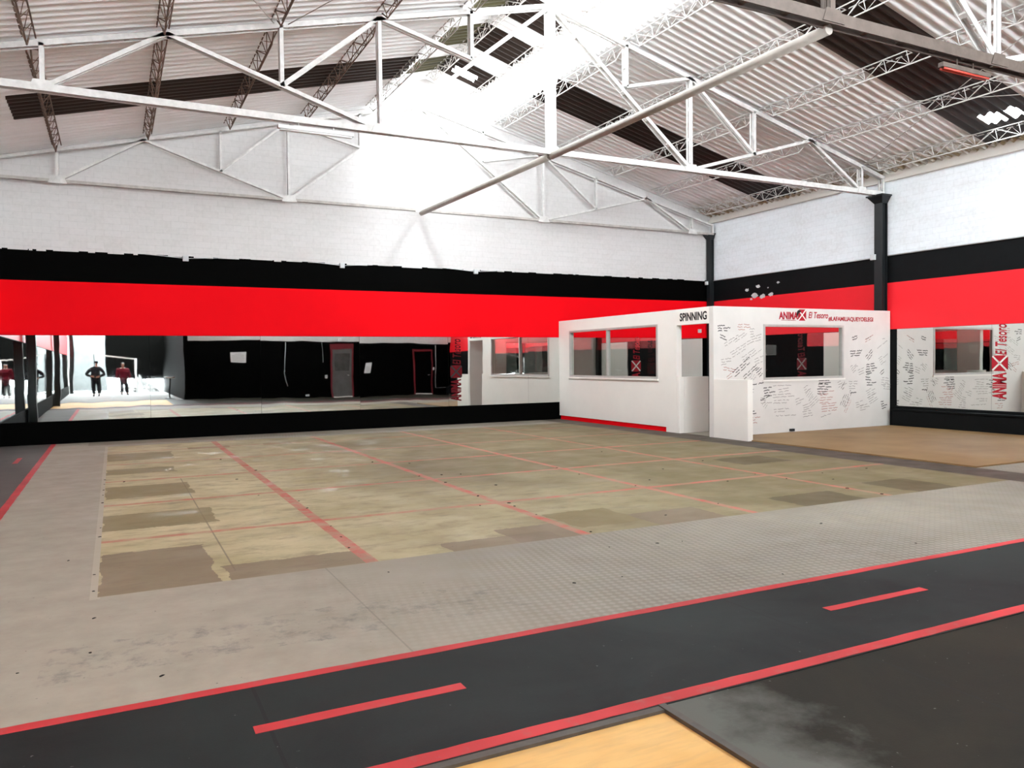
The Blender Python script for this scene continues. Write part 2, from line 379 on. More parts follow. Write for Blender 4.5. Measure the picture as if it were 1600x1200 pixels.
# mirrors: sheets 2.14 m wide, each with its own slight tilt
def mirror(kind, a, b, z0, z1, tilt=0, yaw=0, label='', group=None):
    w2 = (b-a)/2-.002; h2 = (z1-z0)/2; th = .005; nx, nz = 10, 8
    if kind == 'back': e = empty('wall_mirror', ((a+b)/2, -.012, (z0+z1)/2), label, 'mirror', group); rot = 0
    elif kind == 'right': e = empty('wall_mirror', (-.02, (a+b)/2, (z0+z1)/2), label, 'mirror', group); rot = -math.pi/2
    else: e = empty('wall_mirror', (WL+.02, (a+b)/2, (z0+z1)/2), label, 'mirror', group); rot = math.pi/2
    e.rotation_euler = (tilt, 0, rot+yaw)
    m = MB(); m.add([(-w2,-th,-h2),(w2,-th,-h2),(w2,-th,h2),(-w2,-th,h2)], [(0,1,2,3)])
    o = mesh_obj('mirror_glass', m.v, m.f, M_mirror, e)
    m = MB(); m.box(-w2, w2, -th+.0005, 0, -h2, h2); mesh_obj('mirror_backing', m.v, m.f, M_medge, e)
    return e
seams = [-16.98, -16.54, -14.40, -12.26, -10.12, -7.98, -5.84, -3.70, -1.56, -.30]
tl = [0, 0, .0005, .0015, .0035, .0020, .0008, .001, 0]; yw = [.0028, .0028, .0015, 0, .001, -.001, 0, .001, 0]
names = ['narrow wall mirror at the far left end of the back wall', 'wall mirror on back wall showing the left wall and its dark columns',
 'wall mirror on back wall showing two distant people', 'wall mirror on back wall showing the white notice on black wall',
 'wall mirror on back wall showing the first red-topped doorway', 'wall mirror on back wall showing the second doorway, left of red decal',
 'wall mirror on back wall showing the booth window', 'wall mirror on back wall inside the booth behind its left window pane',
 'wall mirror on back wall inside the booth behind its right window pane', ]
names = names[:9]
for i in range(9): mirror('back', seams[i], seams[i+1], .435, 2.07, -tl[i], yw[i], names[i])
mb = MB(); mb.box(-.03, 0, -5.64, -4.0, .43, 2.07); tag(mb.build('wall_panel', M_white, bevel=.003), 'white lining board on right wall inside booth, behind its front window', 'wall panel')
mb = MB(); mb.box(-.03, 0, -1.75, -.25, .43, 2.07); tag(mb.build('wall_panel', M_white, bevel=.003), 'added white board on right wall inside booth, brightening the far corner mirror', 'wall panel')  # board added so the mirror behind the doorway reflects something pale
for i, (a, b) in enumerate(((-8.0, -5.95), (-10.1, -8.0), (-12.2, -10.1), (-14.3, -12.2), (-16.4, -14.3))):
    mirror('right', a, b, .435, 2.08, 0, (-.002, .002, 0, 0, 0)[i], ['right wall mirror next to the booth, reflecting its graffiti', 'right wall mirror cut by the photo edge, beside red decal', 'right wall mirror, third from the booth', 'right wall mirror, fourth from the booth', 'right wall mirror, fifth from the booth'][i])
lm = [-.3, -5.3, -11.0, -16.6, -22.5, -28.8]
for i in range(5):
    mirror('left', lm[i+1], lm[i], .435, 2.06, 0, 0, 'left wall mirror seen reflected, %s' % ['nearest the back wall corner', 'past the first left column', 'before the second left column', 'past the second left column', 'nearest the bright rear'][i])

# ---------------------------------------------------------------- roof sheets
PITCH_W = .177
def corrug(name, xa, xb, zf, y0, y1, mats, skip=(), only=None, nrow=5, amp=.028, dz=0, kind='structure', parent=None, label=None, cat=None, group=None):
    seg = 8; ny = int(round((y1-y0)/PITCH_W*seg)); m = MB()
    xs = [xa+(xb-xa)*i/nrow for i in range(nrow+1)]
    for r in range(nrow):
        a, b = xs[r], xs[r+1]; lap = .10 if b > a else -.10
        sub = 4; cols = [a-(lap if r else 0)+(b-a+(lap if r else 0))*k/sub for k in range(sub+1)]
        off = .003*(r % 2)
        base = len(m.v)
        for i in range(ny+1):
            y = y0+(y1-y0)*i/ny; wv = amp*math.sin(2*math.pi*y/PITCH_W)
            for xx in cols: m.v.append(Vector((xx, y, zf(xx)+wv+dz+off)))
        for i in range(ny):
            yc = y0+(y1-y0)*(i+.5)/ny
            for k in range(sub):
                xc = (cols[k]+cols[k+1])/2
                if any(s0 <= xc <= s1 and t0 <= yc <= t1 for s0, s1, t0, t1 in skip): continue
                q = base+i*(sub+1)+k; f4 = (q, q+1, q+sub+2, q+sub+1); m.f.append(f4[::-1] if b > a else f4); m.m.append(0)      # fronts face down into the hall
    o = m.build(name, mats, parent, smooth=True)
    if kind: o['kind'] = kind
    if label: tag(o, label, cat, group)
    return o
zr = lambda x: 5.47-.254*x
zl = lambda x: 7.58-.254*abs(x+8.32)
zm = lambda x: 8.05-.30*abs(x+8.45)
SR = [(-6.8, -.55, -3.25, -2.35), (-6.8, -.55, -9.15, -8.15), (-6.8, -.55, -14.8, -13.9)]
SL = [(-15.9, -9.8, -3.15, -2.2), (-15.9, -9.8, -9.1, -8.2)]
corrug('ceiling', .12, -6.85, zr, YR, .1, M_roof, skip=SR, nrow=5)
corrug('ceiling.001', WL-.1, -9.8, zl, YR, .1, M_roof, skip=SL, nrow=5)
G = 'dark skylight sheets in the main roof'
for i, (x0, x1, y0, y1) in enumerate(SR):
    hs = [[], [(-1.25, -.85, -8.75, -8.4), (-1.1, -.7, -9.1, -8.85)], []][i]
    corrug('skylight_sheet', -.15, -6.82, zr, y0-.16, y1+.16, M_dark, skip=hs, nrow=5, dz=-.006, kind=None, label=['dark brown skylight strip in right roof slope of the farthest bay', 'wide dark skylight strip with bright holes, upper right roof slope', 'dark skylight strip in right roof slope nearest the camera'][i], cat='skylight', group=G)
for i, (x0, x1, y0, y1) in enumerate(SL):
    hs = []
    corrug('skylight_sheet', -16.4, -9.82, zl, y0-.16, y1+.16, M_dark, skip=hs, nrow=5, dz=-.006, kind=None, label=['dark skylight strip across the left roof slope', 'dark skylight strip in left roof slope nearest the camera'][i], cat='skylight', group=G)
MS = [(-.85, -1.55), (-2.45, -3.25), (-4.0, -4.75), (-7.0, -7.9), (-9.0, -9.8)]
skR = [(-8.40, -7.60, b, a) for a, b in MS]; skL = [(-9.40, -8.60, b, a) for a, b in MS]
corrug('ceiling.002', -6.86, -8.45, zm, YR, .1, M_roof, skip=skR, nrow=2)
corrug('ceiling.003', -9.55, -8.45, zm, YR, .1, M_roof, skip=skL, nrow=2)
for i, (a, b) in enumerate(MS):
    h = [(-8.25, -7.62, -1.28, -.85)] if i == 0 else []
    wd = ['nearest the gable, with a hole', 'second from the gable wall', 'third from the gable', 'fourth from the gable wall', 'fifth from the gable wall'][i]
    corrug('skylight_sheet', -7.38, -8.45, zm, b-.10, a+.10, M_dark, skip=h, nrow=1, dz=-.006, kind=None, label='dark sheet in right side of raised ridge roof, '+wd, cat='skylight')
    corrug('skylight_sheet', -9.53, -8.45, zm, b-.10, a+.10, M_olive, nrow=1, dz=-.006, kind=None, label='greenish sheet in left side of raised ridge roof, '+wd.replace(', with a hole', ''), cat='skylight')

# ---------------------------------------------------------------- lattice purlins
def purlin_meshes(L, wd=.075, dp=.20, r=.010):
    e = .30; a = MB(); b = MB(); c = MB(); d = MB()
    a.tube([(-wd, 0, 0), (-wd, L, 0)], r, 6); b.tube([(wd, 0, 0), (wd, L, 0)], r, 6)
    c.tube([(0, .04, -.03), (0, e, -dp), (0, L-e, -dp), (0, L-.04, -.03)], r*1.15, 6)
    nn = int((L-2*e)/.40); st = (L-2*e)/nn
    for i in range(nn+1):
        y = e+i*st
        d.tube([(0, y, -dp), (-wd, y, 0)], r*.75, 5)
        if i < nn:
            d.tube([(-wd, y, 0), (0, y+st, -dp)] if i % 2 == 0 else [(0, y, -dp), (-wd, y+st, 0)], r*.75, 5)
            d.tube([(0, y, -dp), (wd, y+st/2, 0)], r*.5, 5); d.tube([(wd, y+st/2, 0), (0, y+st, -dp)], r*.5, 5)
        d.tube([(-wd, y, 0), (wd, y, 0)], r*.6, 5)
    return a, b, c, d
_pc = {}
def purlin(x, y0, y1, z, mat, label, group, wd=.075, dp=.2):
    L = abs(y1-y0); key = (round(L, 3), mat.name, wd, dp)
    e = empty('roof_purlin', (x, min(y0, y1), z), label, 'purlin', group)
    if key not in _pc:
        a, b, c, d = purlin_meshes(L, wd, dp)
        _pc[key] = [mesh_obj(nm, q.v, q.f, mat, e, None, True) for nm, q in (('top_bar', a), ('top_bar', b), ('bottom_bar', c), ('lacing', d))]
    else:
        for o in _pc[key]:
            q = o.copy(); q.parent = e; link(q)
    return e
TY = [-.2, -5.6, -11.3, -17.0]
RX = [(-.62, 'lowest'), (-2.15, 'second up'), (-3.6, 'third up'), (-5.12, 'fourth up'), (-6.74, 'top one')]
LX = [(-15.9, 'lowest'), (-14.35, 'second up'), (-12.85, 'third up'), (-11.3, 'fourth up'), (-9.88, 'top one')]
BW = ['in the farthest roof bay', 'in the middle roof bay', 'in the nearest roof bay']
for k in range(3):
    y0, y1 = TY[k]-.06, TY[k+1]+.06
    for x, t in RX: purlin(x, y1, y0, zr(x)-.035, M_steelw, 'white lattice purlin, right slope, %s, %s' % (t, BW[k]), 'lattice purlins of the right slope')
    if k < 2 or True:
        for x, t in LX: purlin(x, y1, y0, zl(x)-.035, M_steelrust if x < -10 else M_steelold, 'rusty lattice purlin, left slope, %s, %s' % (t, BW[k]), 'lattice purlins of the left slope')
    for x, t in ((-7.42, 'right of the ridge'), (-8.45, 'under the very ridge'), (-9.48, 'left of the ridge')):
        purlin(x, y1, y0, zm(x)-.035, M_steelold, 'thin lattice purlin %s, %s' % (t, BW[k]), 'lattice purlins of the ridge roof')

# ---------------------------------------------------------------- trusses
def member(m, a, b, wd, sep, th=.012, bat=.75):
    """two flat/angle bars a distance sep apart with small battens"""
    a, b = Vector(a), Vector(b); S = Vector((0, 1, 0))
    if sep < .02: m.bar(a, b, wd, .03); return
    d = (b-a); L = d.length; d.normalize()
    for s in (-1, 1):
        o = S*s*sep/2; m.bar(a+o, b+o, wd, th)
        nrm = d.cross(S).normalized(); q = nrm*(wd/2-th/2)
        m.bar(a+o-S*s*.02+q, b+o-S*s*.02+q, th, .04)
    n = max(1, int(L/bat))
    for i in range(1, n+1):
        p = a+d*(L*i/(n+1)); m.bar(p-d*.03, p+d*.03, wd*.6, sep)
def truss(y, cx, nodesR, nodesL, ztopR, ztopL, zbot, zap, mats, label, w, sep, chordw, post, yb=None):
    mtop, mweb, mbot = mats
    e = empty('roof_truss', (cx, y, zbot), label, 'roof truss')
    P = lambda x, z: (x, y, z)
    N0, N1, N2, N3, N4, N5 = nodesR; L0, L1, L2, L3, L4, L5 = nodesL
    def one(name, a, b, wd, mt, sp=sep): m = MB(); member(m, a, b, wd, sp); return m.build(name, mt, e)
    for nd, zt, s in ((nodesR, ztopR, 1), (nodesL, ztopL, -1)):
        n0, n1, n2, n3, n4, n5 = nd
        one('top_chord', P(n0, zt(n0)), P(cx, zap), chordw*.8, mtop)
        one('post', P(n1, zt(n1)), P(n1, zbot), w, mweb); one('post', P(n3, (zbot+zt(n2))/2-.02), P(n3, zt(n3)), w, mweb)
        one('post', P(n4, zbot), P(n4, zt(n4)), w, mweb); one('post', P(n5, zt(n5)), P(n5, (zbot+zap)/2+.10), w, mweb)
        one('brace', P(n2, zt(n2)), P(n1, zbot), w, mweb); one('brace', P(n2, zt(n2)), P(n4-s*-.0, zbot), w, mweb)
        one('brace', P(n3, (zbot+zt(n2))/2), P(n4, zt(n4)), w, mweb)
        one('brace', P(cx, zap), P(n4, zbot), w*1.1, mweb); one('brace', P(n5, (zbot+zap)/2+.10), P(n4, zt(n4)), w, mweb)
        one('end_post', P(n0-s*.03, zbot), P(n0-s*.03, zt(n0)), w, mweb)
    m = MB(); member(m, P(nodesL[0], zbot), P(nodesR[0], zbot), chordw, sep, .016, .6); m.build('bottom_chord', mbot, e)
    m = MB()
    if mtop is M_steelbrown:
        member(m, P(cx, zbot), P(cx, zap), .07, .12)
    elif post > .08: m.box(cx-post/2, cx+post/2, y-post/2, y+post/2, zbot, zap)
    else: m.bar(P(cx, zbot), P(cx, zap), post, post)
    m.build('king_post', mtop, e)
    for x, z in [(n, zbot) for n in (nodesR[1], nodesR[4], nodesL[1], nodesL[4], cx)] + [(cx, zap-.05)]:
        m = MB(); m.add([(x-.16, y-sep/2-.02, z-.05), (x+.16, y-sep/2-.02, z-.05), (x+.10, y-sep/2-.02, z+.09), (x-.10, y-sep/2-.02, z+.09),
               (x-.16, y-sep/2-.01, z-.05), (x+.16, y-sep/2-.01, z-.05), (x+.10, y-sep/2-.01, z+.09), (x-.10, y-sep/2-.01, z+.09)],
              [(0,1,2,3),(4,7,6,5),(0,4,5,1),(1,5,6,2),(2,6,7,3),(3,7,4,0)])
        m.build('gusset_plate', mtop, e)
    return e
NR = (-.05, -.75, -2.25, -3.78, -5.35, -6.79); NL = (-16.95, -15.77, -14.31, -12.79, -11.33, -9.8)
ztR = lambda x: 5.345-.254*x; ztL = lambda x: 7.47-.254*abs(x+8.33)
truss(-5.6, -8.33, NR, NL, ztR, ztL, 5.02, 7.46, (M_steelw, M_steelw, M_steelw), 'large white painted steel roof truss in the middle, with white lamp batten', .056, .11, .095, .14)
NR1 = (-.10, -.85, -2.35, -3.95, -5.5, -7.12); NL1 = (-16.95, -15.9, -14.42, -13.0, -11.65, -10.1)
ztR1 = lambda x: 5.10-.254*x+.05; ztL1 = lambda x: 7.30-.247*abs(x+8.69)
truss(-.24, -8.69, NR1, NL1, ztR1, ztL1, 4.95, 7.29, (M_steelw, M_steelw, M_steelold), 'slender white roof truss standing against the gable wall', .045, .07, .055, .05)
truss(-11.3, -8.2, NR, NL, ztR, ztL, 5.06, 7.46, (M_steelbrown, M_steelw, M_steelbrown), 'nearest roof truss with dark brown lower chord, upper right corner', .07, .12, .13, .13)
# eave posts and ridge-roof posts
def ridge_post(x, y, label):
    m = MB(); m.bar((x, y, (zr(x) if x > -8 else zl(x))-.02), (x, y, zm(x)), .035, .035); tag(m.build('ridge_post', M_steelold), label, 'post', 'posts carrying the raised ridge roof')
for k, y in enumerate(TY[:3]):
    d = ['at the gable wall', 'over the middle truss', 'over the nearest truss'][k]
    yy = y-.12 if k == 0 else y
    ridge_post(-6.82, yy, 'short steel post right of the ridge '+d); ridge_post(-9.95, yy, 'short steel post left of the ridge '+d)

# longitudinal braces: round tubes
def tubes(a, b, label):
    m = MB(); m.tube([a, b], .058, 16); o = m.build('brace_tube', M_tube, smooth=False); tag(o, label, 'steel tube')
    for p in o.data.polygons: p.use_smooth = len(p.vertices) == 4
tubes((-8.69, -.26, 4.885), (-8.345, -5.57, 4.955), 'round beige tube running from gable wall truss to middle truss')
tubes((-8.33, -5.63, 4.955), (-8.15, -11.27, 4.985), 'round beige tube running from middle truss to nearest truss')
# thin wind rods
def rod(pts, label, r=.007, mat=None):
    m = MB(); m.tube(pts, r, 5); tag(m.build('wind_rod', mat or M_steelold, smooth=True), label, 'steel rod')
rod([(-3.7, -5.7, 6.30), (-.7, -11.2, 5.52)], 'thin steel rod crossing upper right roof bay, running toward the eave')
rod([(-.75, -5.75, 5.58), (-3.6, -11.2, 6.2)], 'thin steel rod crossing upper right roof bay, running up from the eave')
rod([(-14.3, -8.6, 5.98), (-12.9, -5.7, 6.32)], 'thin rod under left roof slope at top of photo, left one')
rod([(-11.2, -8.2, 6.75), (-12.7, -5.7, 6.34)], 'thin rod under left roof slope at top of photo, right one')
# lamp battens
def batten(x0, x1, y, z, mat, label, matb=None):
    e = empty('lamp_batten', ((x0+x1)/2, y, z), label, 'lamp')
    m = MB(); m.box(x0, x1, y-.035, y+.035, z+.0, z+.055); m.build('housing', mat, e, bevel=.006)
    for s in (-1, 1):
        m = MB(); m.tube([(x0+.03, y+s*.022, z-.014), (x1-.03, y+s*.022, z-.014)], .013, 10); m.build('lamp_tube', matb or M_paper, e, smooth=True)
    for xx in (x0+.3, x1-.3):
        m = MB(); m.bar((xx, y, z+.05), (xx, y, z+.14), .012, .012); m.build('hanger', mat, e)
batten(-12.86, -11.75, -5.62, 4.87, M_paper, 'white twin-tube lamp batten hanging under middle truss, left')
M_redl = paint('red plastic diffuser', (.50, .05, .03), .15, 6, .4, .4)
batten(-6.35, -5.45, -11.3, 4.86, M_steelbrown, 'lamp batten with red diffuser under nearest truss, upper right', M_redl)

# ---------------------------------------------------------------- columns
def column(x, y, wx, wy, label, group, top=4.98, sgn=-1):
    e = empty('wall_column', (x, y, 0), label, 'column', group)
    m = MB(); z1 = top-.02
    m.box(x-wx/2, x-wx/2+.014, y-wy/2, y+wy/2, 0, z1); m.box(x+wx/2-.014, x+wx/2, y-wy/2, y+wy/2, 0, z1); m.box(x-wx/2+.014, x+wx/2-.014, y-.05, y+.05, 0, z1)
    m.build('shaft', M_column, e)
    m = MB(); h = .17; q = 1.9
    m.add([(x-wx/2, y-wy/2, top-h), (x+wx/2, y-wy/2, top-h), (x+wx/2, y+wy/2, top-h), (x-wx/2, y+wy/2, top-h),
           (x-wx*q/2-.04, y-wy*q/2, top-.03), (x+wx/2, y-wy*q/2, top-.03), (x+wx/2, y+wy*q/2, top-.03), (x-wx*q/2-.04, y+wy*q/2, top-.03)],
          [(0,3,2,1),(4,5,6,7),(0,1,5,4),(1,2,6,5),(2,3,7,6),(3,0,4,7)])
    m.box(x-wx*q/2-.06, x+wx/2, y-wy*q/2-.02, y+wy*q/2+.02, top-.03, top)
    m.build('flared_cap', M_column, e)
    return e
column(-.09, -.11, .14, .14, 'black steel column in the far right corner', 'black columns')
column(-.105, -5.61, .17, .20, 'black steel column on right wall behind the booth', 'black columns')
column(-.105, -11.3, .17, .20, 'black steel column on right wall outside the photo edge', 'black columns')
column(WL+.16, -5.6, .20, .22, 'black column on left wall, leftmost one seen reflected', 'black columns')
column(WL+.16, -16.9, .20, .22, 'black column on left wall, middle one seen reflected', 'black columns')
column(WL+.16, -29.3, .20, .22, 'black column on left wall, where the reflected red band ends', 'black columns')

# conduit and junction boxes
def jbox(x, y, z, w_, label, ax='y'):
    e = empty('junction_box', (x, y, z), label, 'junction box', 'junction boxes on the black band')
    m = MB()
    if ax == 'y': m.box(x-w_/2, x+w_/2, y-.045, y, z-w_/2, z+w_/2)
    else: m.box(x-.045, x, y-w_/2, y+w_/2, z-w_/2, z+w_/2)
    m.build('housing', M_grey, e, bevel=.006)
    m = MB()
    if ax == 'y': m.box(x-w_*.4, x+w_*.4, y-.052, y-.045, z-w_*.4, z+w_*.4)
    else: m.box(x-.052, x-.045, y-w_*.4, y+w_*.4, z-w_*.4, z+w_*.4)
    m.build('lid', M_grey, e)
for x, t in ((-13.69, 'leftmost'), (-10.48, 'middle'), (-7.24, 'rightmost')): jbox(x, 0, 3.64, .11, 'small grey junction box on back wall black band, '+t)
jbox(-.2, -.11, 3.60, .10, 'small grey junction box on the corner column', 'x'); jbox(-.19, -5.50, 3.66, .12, 'small grey junction box on right wall column above the booth', 'x')
jbox(-.4, 0, 2.27, .10, 'small grey junction box on red band inside the booth')
m = MB(); m.tube([(-.05, -.2, 3.665), (-.05, -5.45, 3.665)], .014, 8); tag(m.build('conduit_pipe', M_grey, smooth=True), 'grey conduit along black band of right wall, corner to column', 'conduit')
m = MB(); m.tube([(-.05, -5.75, 3.675), (-.05, -11.2, 3.675)], .014, 8); tag(m.build('conduit_pipe', M_grey, smooth=True), 'grey conduit along black band of right wall, right of column', 'conduit')
for xj, t in ((-13.69, 'leftmost'), (-10.48, 'middle'), (-7.24, 'rightmost')):
    m = MB(); m.tube([(xj-.75, -.012, 3.69), (xj-.4, -.012, 3.67), (xj-.06, -.012, 3.645)], .006, 5); m.tube([(xj+.06, -.012, 3.645), (xj+.35, -.012, 3.665), (xj+.7, -.012, 3.685)], .006, 5)
    tag(m.build('wall_cable', M_grey, smooth=True), 'thin pale cable drooping at the %s junction box on back wall' % t, 'cable')
# ragged lower edge of white paint, small bits
m = MB(); random.seed(3)
xx = -17.0
while xx < -.3:
    l = random.uniform(.05, .5); h = random.uniform(.006, .03)
    m.box(xx, min(xx+l, -.2), -.004, 0, 3.69-h, 3.692); xx += l+random.uniform(0, .25)
struct('trim_5', m, M_brick)
# peeling plaster spots on right wall
M_chip = paint('bare white plaster', (.66, .66, .65), .2, 9, .9, .1)
def chip(y, z, s, label):
    m = MB(); n_ = 11; ring = [(s*random.uniform(.6, 1.25)*math.cos(2*math.pi*k/n_)*1.4, s*random.uniform(.5, 1.1)*math.sin(2*math.pi*k/n_)) for k in range(n_)]
    m.add([(-.004, y+a, z+b) for a, b in ring]+[(0, y+a, z+b) for a, b in ring], [tuple(range(n_))[::-1]]+[(k, (k+1) % n_, (k+1) % n_+n_, k+n_) for k in range(n_)])
    tag(m.build('plaster_patch', M_chip), label, 'plaster patch', 'bare plaster patches on the black band')
for y, z, s in ((-1.45, 3.30, .05), (-1.72, 3.14, .09), (-1.85, 3.36, .055), (-2.02, 3.09, .07), (-2.3, 3.12, .06), (-2.55, 3.40, .035), (-2.2, 3.30, .02), (-1.6, 3.05, .03)):
    chip(y, z, s, 'bare white plaster patch on right wall black band above the booth')

# ---------------------------------------------------------------- spinning booth
BX, BY, BH, T = -4.95, -5.78, 2.48, .12
booth = empty('spinning_booth', (BX, BY, 0), 'white drywall booth in far right corner with windows and handwriting', 'booth')
def cutwall(m, axis, pos, th, a0, a1, z0, z1, holes):
    """wall slab along an axis with rectangular holes; th gives thickness direction"""
    As = sorted(set([a0, a1]+[h[0] for h in holes]+[h[1] for h in holes])); Zs = sorted(set([z0, z1]+[h[2] for h in holes]+[h[3] for h in holes]))
    Zs = [z for z in Zs if z0 <= z <= z1]; As = [a for a in As if a0 <= a <= a1]
    for i in range(len(As)-1):
        for j in range(len(Zs)-1):
            ac, zc = (As[i]+As[i+1])/2, (Zs[j]+Zs[j+1])/2
            if any(h[0] < ac < h[1] and h[2] < zc < h[3] for h in holes): continue
            p0, p1 = sorted((pos, pos+th))
            if axis == 'y': m.box(p0, p1, As[i], As[i+1], Zs[j], Zs[j+1])
            else: m.box(As[i], As[i+1], p0, p1, Zs[j], Zs[j+1])
winA = (-4.08, -.54, 1.08, 2.215); doorA = (-5.70, -4.70, -1, 2.165)
m = MB(); cutwall(m, 'y', BX, T, BY+T, -.02, .10, BH, [winA, doorA]); cutwall(m, 'y', BX, T, -4.7, -4.35, .0, .10, []); m.build('side_wall', M_white, booth)
m = MB(); m.box(BX+.015, BX+T-.01, -4.35, -.06, 0, .10); m.build('red_skirting', M_red, booth)
winB = (-3.69, -1.46, 1.06, 2.15)
m = MB(); cutwall(m, 'x', BY, T, BX, -.02, .0, BH, [winB]); m.build('front_wall', paint('darker drywall paint', (.66, .63, .59), .08, 2, .6, .25), booth)  # front wall colour is evenly darker than the side wall
m = MB(); m.box(BX, BX+T, -6.68, BY-.001, 0, 1.10); m.build('half_wall', M_white, booth, bevel=.004)
m = MB(); m.box(BX+.001+T, -4.20, -4.78, -4.68, 0, 1.13); m.box(BX, BX+T, -4.78, -4.701, 0, 1.13); m.build('half_wall', M_white, booth, bevel=.004)
def frame(axis, pos, hole, mull, sgn):
    a0, a1, z0, z1 = hole; m = MB(); f = .045; p0, p1 = pos-.012, pos+T*.6
    def bx(a, b, c, d, q0=p0, q1=p1):
        if axis == 'y': m.box(q0, q1, a, b, c, d)
        else: m.box(a, b, q0, q1, c, d)
    bx(a0, a1, z0, z0+f); bx(a0, a1, z1-f, z1); bx(a0, a0+f, z0+f, z1-f); bx(a1-f, a1, z0+f, z1-f)
    for mu in mull: bx(mu-.022, mu+.022, z0+f, z1-f)
    fr = m.build('window_frame', M_alu, booth)
    edges = [a0+f]+[x for mu in mull for x in (mu-.022, mu+.022)]+[a1-f]
    for i in range(0, len(edges), 2):
        m = MB(); q = pos+.03
        if axis == 'y': m.box(q, q+.006, edges[i], edges[i+1], z0+f, z1-f)
        else: m.box(edges[i], edges[i+1], q, q+.006, z0+f, z1-f)
        m.build('pane', M_glass, fr)
frame('y', BX, winA, [-2.2], 1); frame('x', BY, winB, [], 1)
m = MB(); m.box(BX-.03, BX+.02, -4.10, -.52, 1.045, 1.08); m.build('window_sill', M_white, booth)
m = MB(); m.box(-3.72, -1.43, BY-.03, BY+.02, 1.025, 1.06); m.build('window_sill', M_white, booth)
m = MB(); m.box(-3.0, -2.9, BY-.05, BY, 0.02, .07); m.build('floor_block', M_vinylk, booth)

# lettering
def text_mesh(s, size, off=0.0, shear=0, xs=1.0, sp=1.0):
    cu = bpy.data.curves.new('t', 'FONT'); cu.body = s; cu.size = size; cu.offset = off; cu.shear = shear; cu.space_character = sp; cu.extrude = .0012; cu.resolution_u = 4
    o = bpy.data.objects.new('t', cu); link(o); bpy.context.view_layer.update()
    me = bpy.data.meshes.new_from_object(o.evaluated_get(bpy.context.evaluated_depsgraph_get())); bpy.data.objects.remove(o)
    vs = [v.co.copy() for v in me.vertices]; fs = [tuple(p.vertices) for p in me.polygons]
    for v in vs: v.x *= xs
    x0 = min(v.x for v in vs); y0 = min(v.y for v in vs)
    for v in vs: v.x -= x0; v.y -= y0
    return vs, fs, max(v.x for v in vs), max(v.y for v in vs)
def lettering(s, wid, hei, origin, ux, uy, mat, name, parent, off=.012, shear=0, slots=None, label=None):
    vs, fs, w0, h0 = text_mesh(s, 1.0, off*1.0/.2*.2, shear)
    ux, uy = Vector(ux), Vector(uy); nrm = ux.cross(uy); o = Vector(origin)
    P = [o+ux*(v.x/w0*wid)+uy*(v.y/h0*hei)+nrm*(.0025+v.z*.8) for v in vs]
    pm = parent_origin(parent) if parent else Vector((0,0,0))
    ob = mesh_obj(name, [p-pm for p in P], fs, mat, parent)
    if label: ob['label'] = label
    return ob
Yn, Xp, Zp = (0, -1, 0), (1, 0, 0), (0, 0, 1)
lettering('SPINNING', .80, .165, (BX, -4.80, 2.235), Yn, Zp, M_vinylk, 'black_lettering', booth, .03)
# red strip of letters over the front window
yq = BY
lettering('ANIMA', .52, .15, (-3.28, yq, 2.255), Xp, Zp, M_vinylr, 'red_lettering', booth, .04)
def xlogo(o, ux, uy, s, parent, white=M_white, vin=None):
    """dark red square with a pale X reaching its corners"""
    ux, uy, o = Vector(ux), Vector(uy), Vector(o); nrm = ux.cross(uy); pm = parent_origin(parent) if parent else Vector((0,0,0))
    def pt(a, b, d): return o+ux*a*s+uy*b*s+nrm*d-pm
    m = MB(); g = .09
    tri = [[(g, 0), (1-g, 0), (.5, .5-g)], [(g, 1), (.5, .5+g), (1-g, 1)], [(0, g), (.5-g, .5), (0, 1-g)], [(1, g), (1, 1-g), (.5+g, .5)]]
    for t in tri: m.add([pt(a, b, .004) for a, b in t]+[pt(a, b, 0.001) for a, b in t], [(0,1,2),(0,3,4,1),(1,4,5,2),(2,5,3,0)])
    mesh_obj('red_square_emblem', m.v, m.f, vin or M_vinylr, parent)
    m = MB()
    for (a, b), (c, d) in (((.05, .05), (.95, .95)), ((.05, .95), (.95, .05))):
        A, B = Vector((a, b)), Vector((c, d)); dd = (B-A).normalized(); q = Vector((-dd.y, dd.x))*.05
        m.add([pt(*(A+q), .006), pt(*(B+q), .006), pt(*(B-q), .006), pt(*(A-q), .006)], [(3,2,1,0)])
    mesh_obj('pale_cross', m.v, m.f, white, parent)
xlogo((-2.76, yq, 2.235), Xp, Zp, .225, booth)
m = MB(); n_ = 10
for k in range(n_):
    t0, t1 = math.pi*(.35+.75*k/n_), math.pi*(.35+.75*(k+1)/n_); w0, w1 = .012+.022*math.sin(math.pi*k/n_), .012+.022*math.sin(math.pi*(k+1)/n_)
    q = lambda t, r_: (-2.72+r_*math.cos(t)*.8-BX, -.0065, 2.335+r_*math.sin(t))
    m.add([q(t0, .085-w0), q(t1, .085-w1), q(t1, .085+w1), q(t0, .085+w0)], [(0, 1, 2, 3)])
mesh_obj('black_flame_mark', m.v, m.f, M_vinylk, booth)
lettering('El Tesoro', .56, .13, (-2.47, yq, 2.285), Xp, Zp, M_vinylr, 'red_lettering', booth, .018, .25)
lettering('#LAFAMILIAQUEYOELEGI', 1.34, .105, (-1.90, yq, 2.225), Xp, Zp, M_vinylr, 'red_lettering', booth, .03)
lettering('CENTRO DE ACONDICIONAMIENTO', .40, .018, (-3.22, yq, 2.23), Xp, Zp, M_vinylr, 'small_red_lettering', booth, 0)

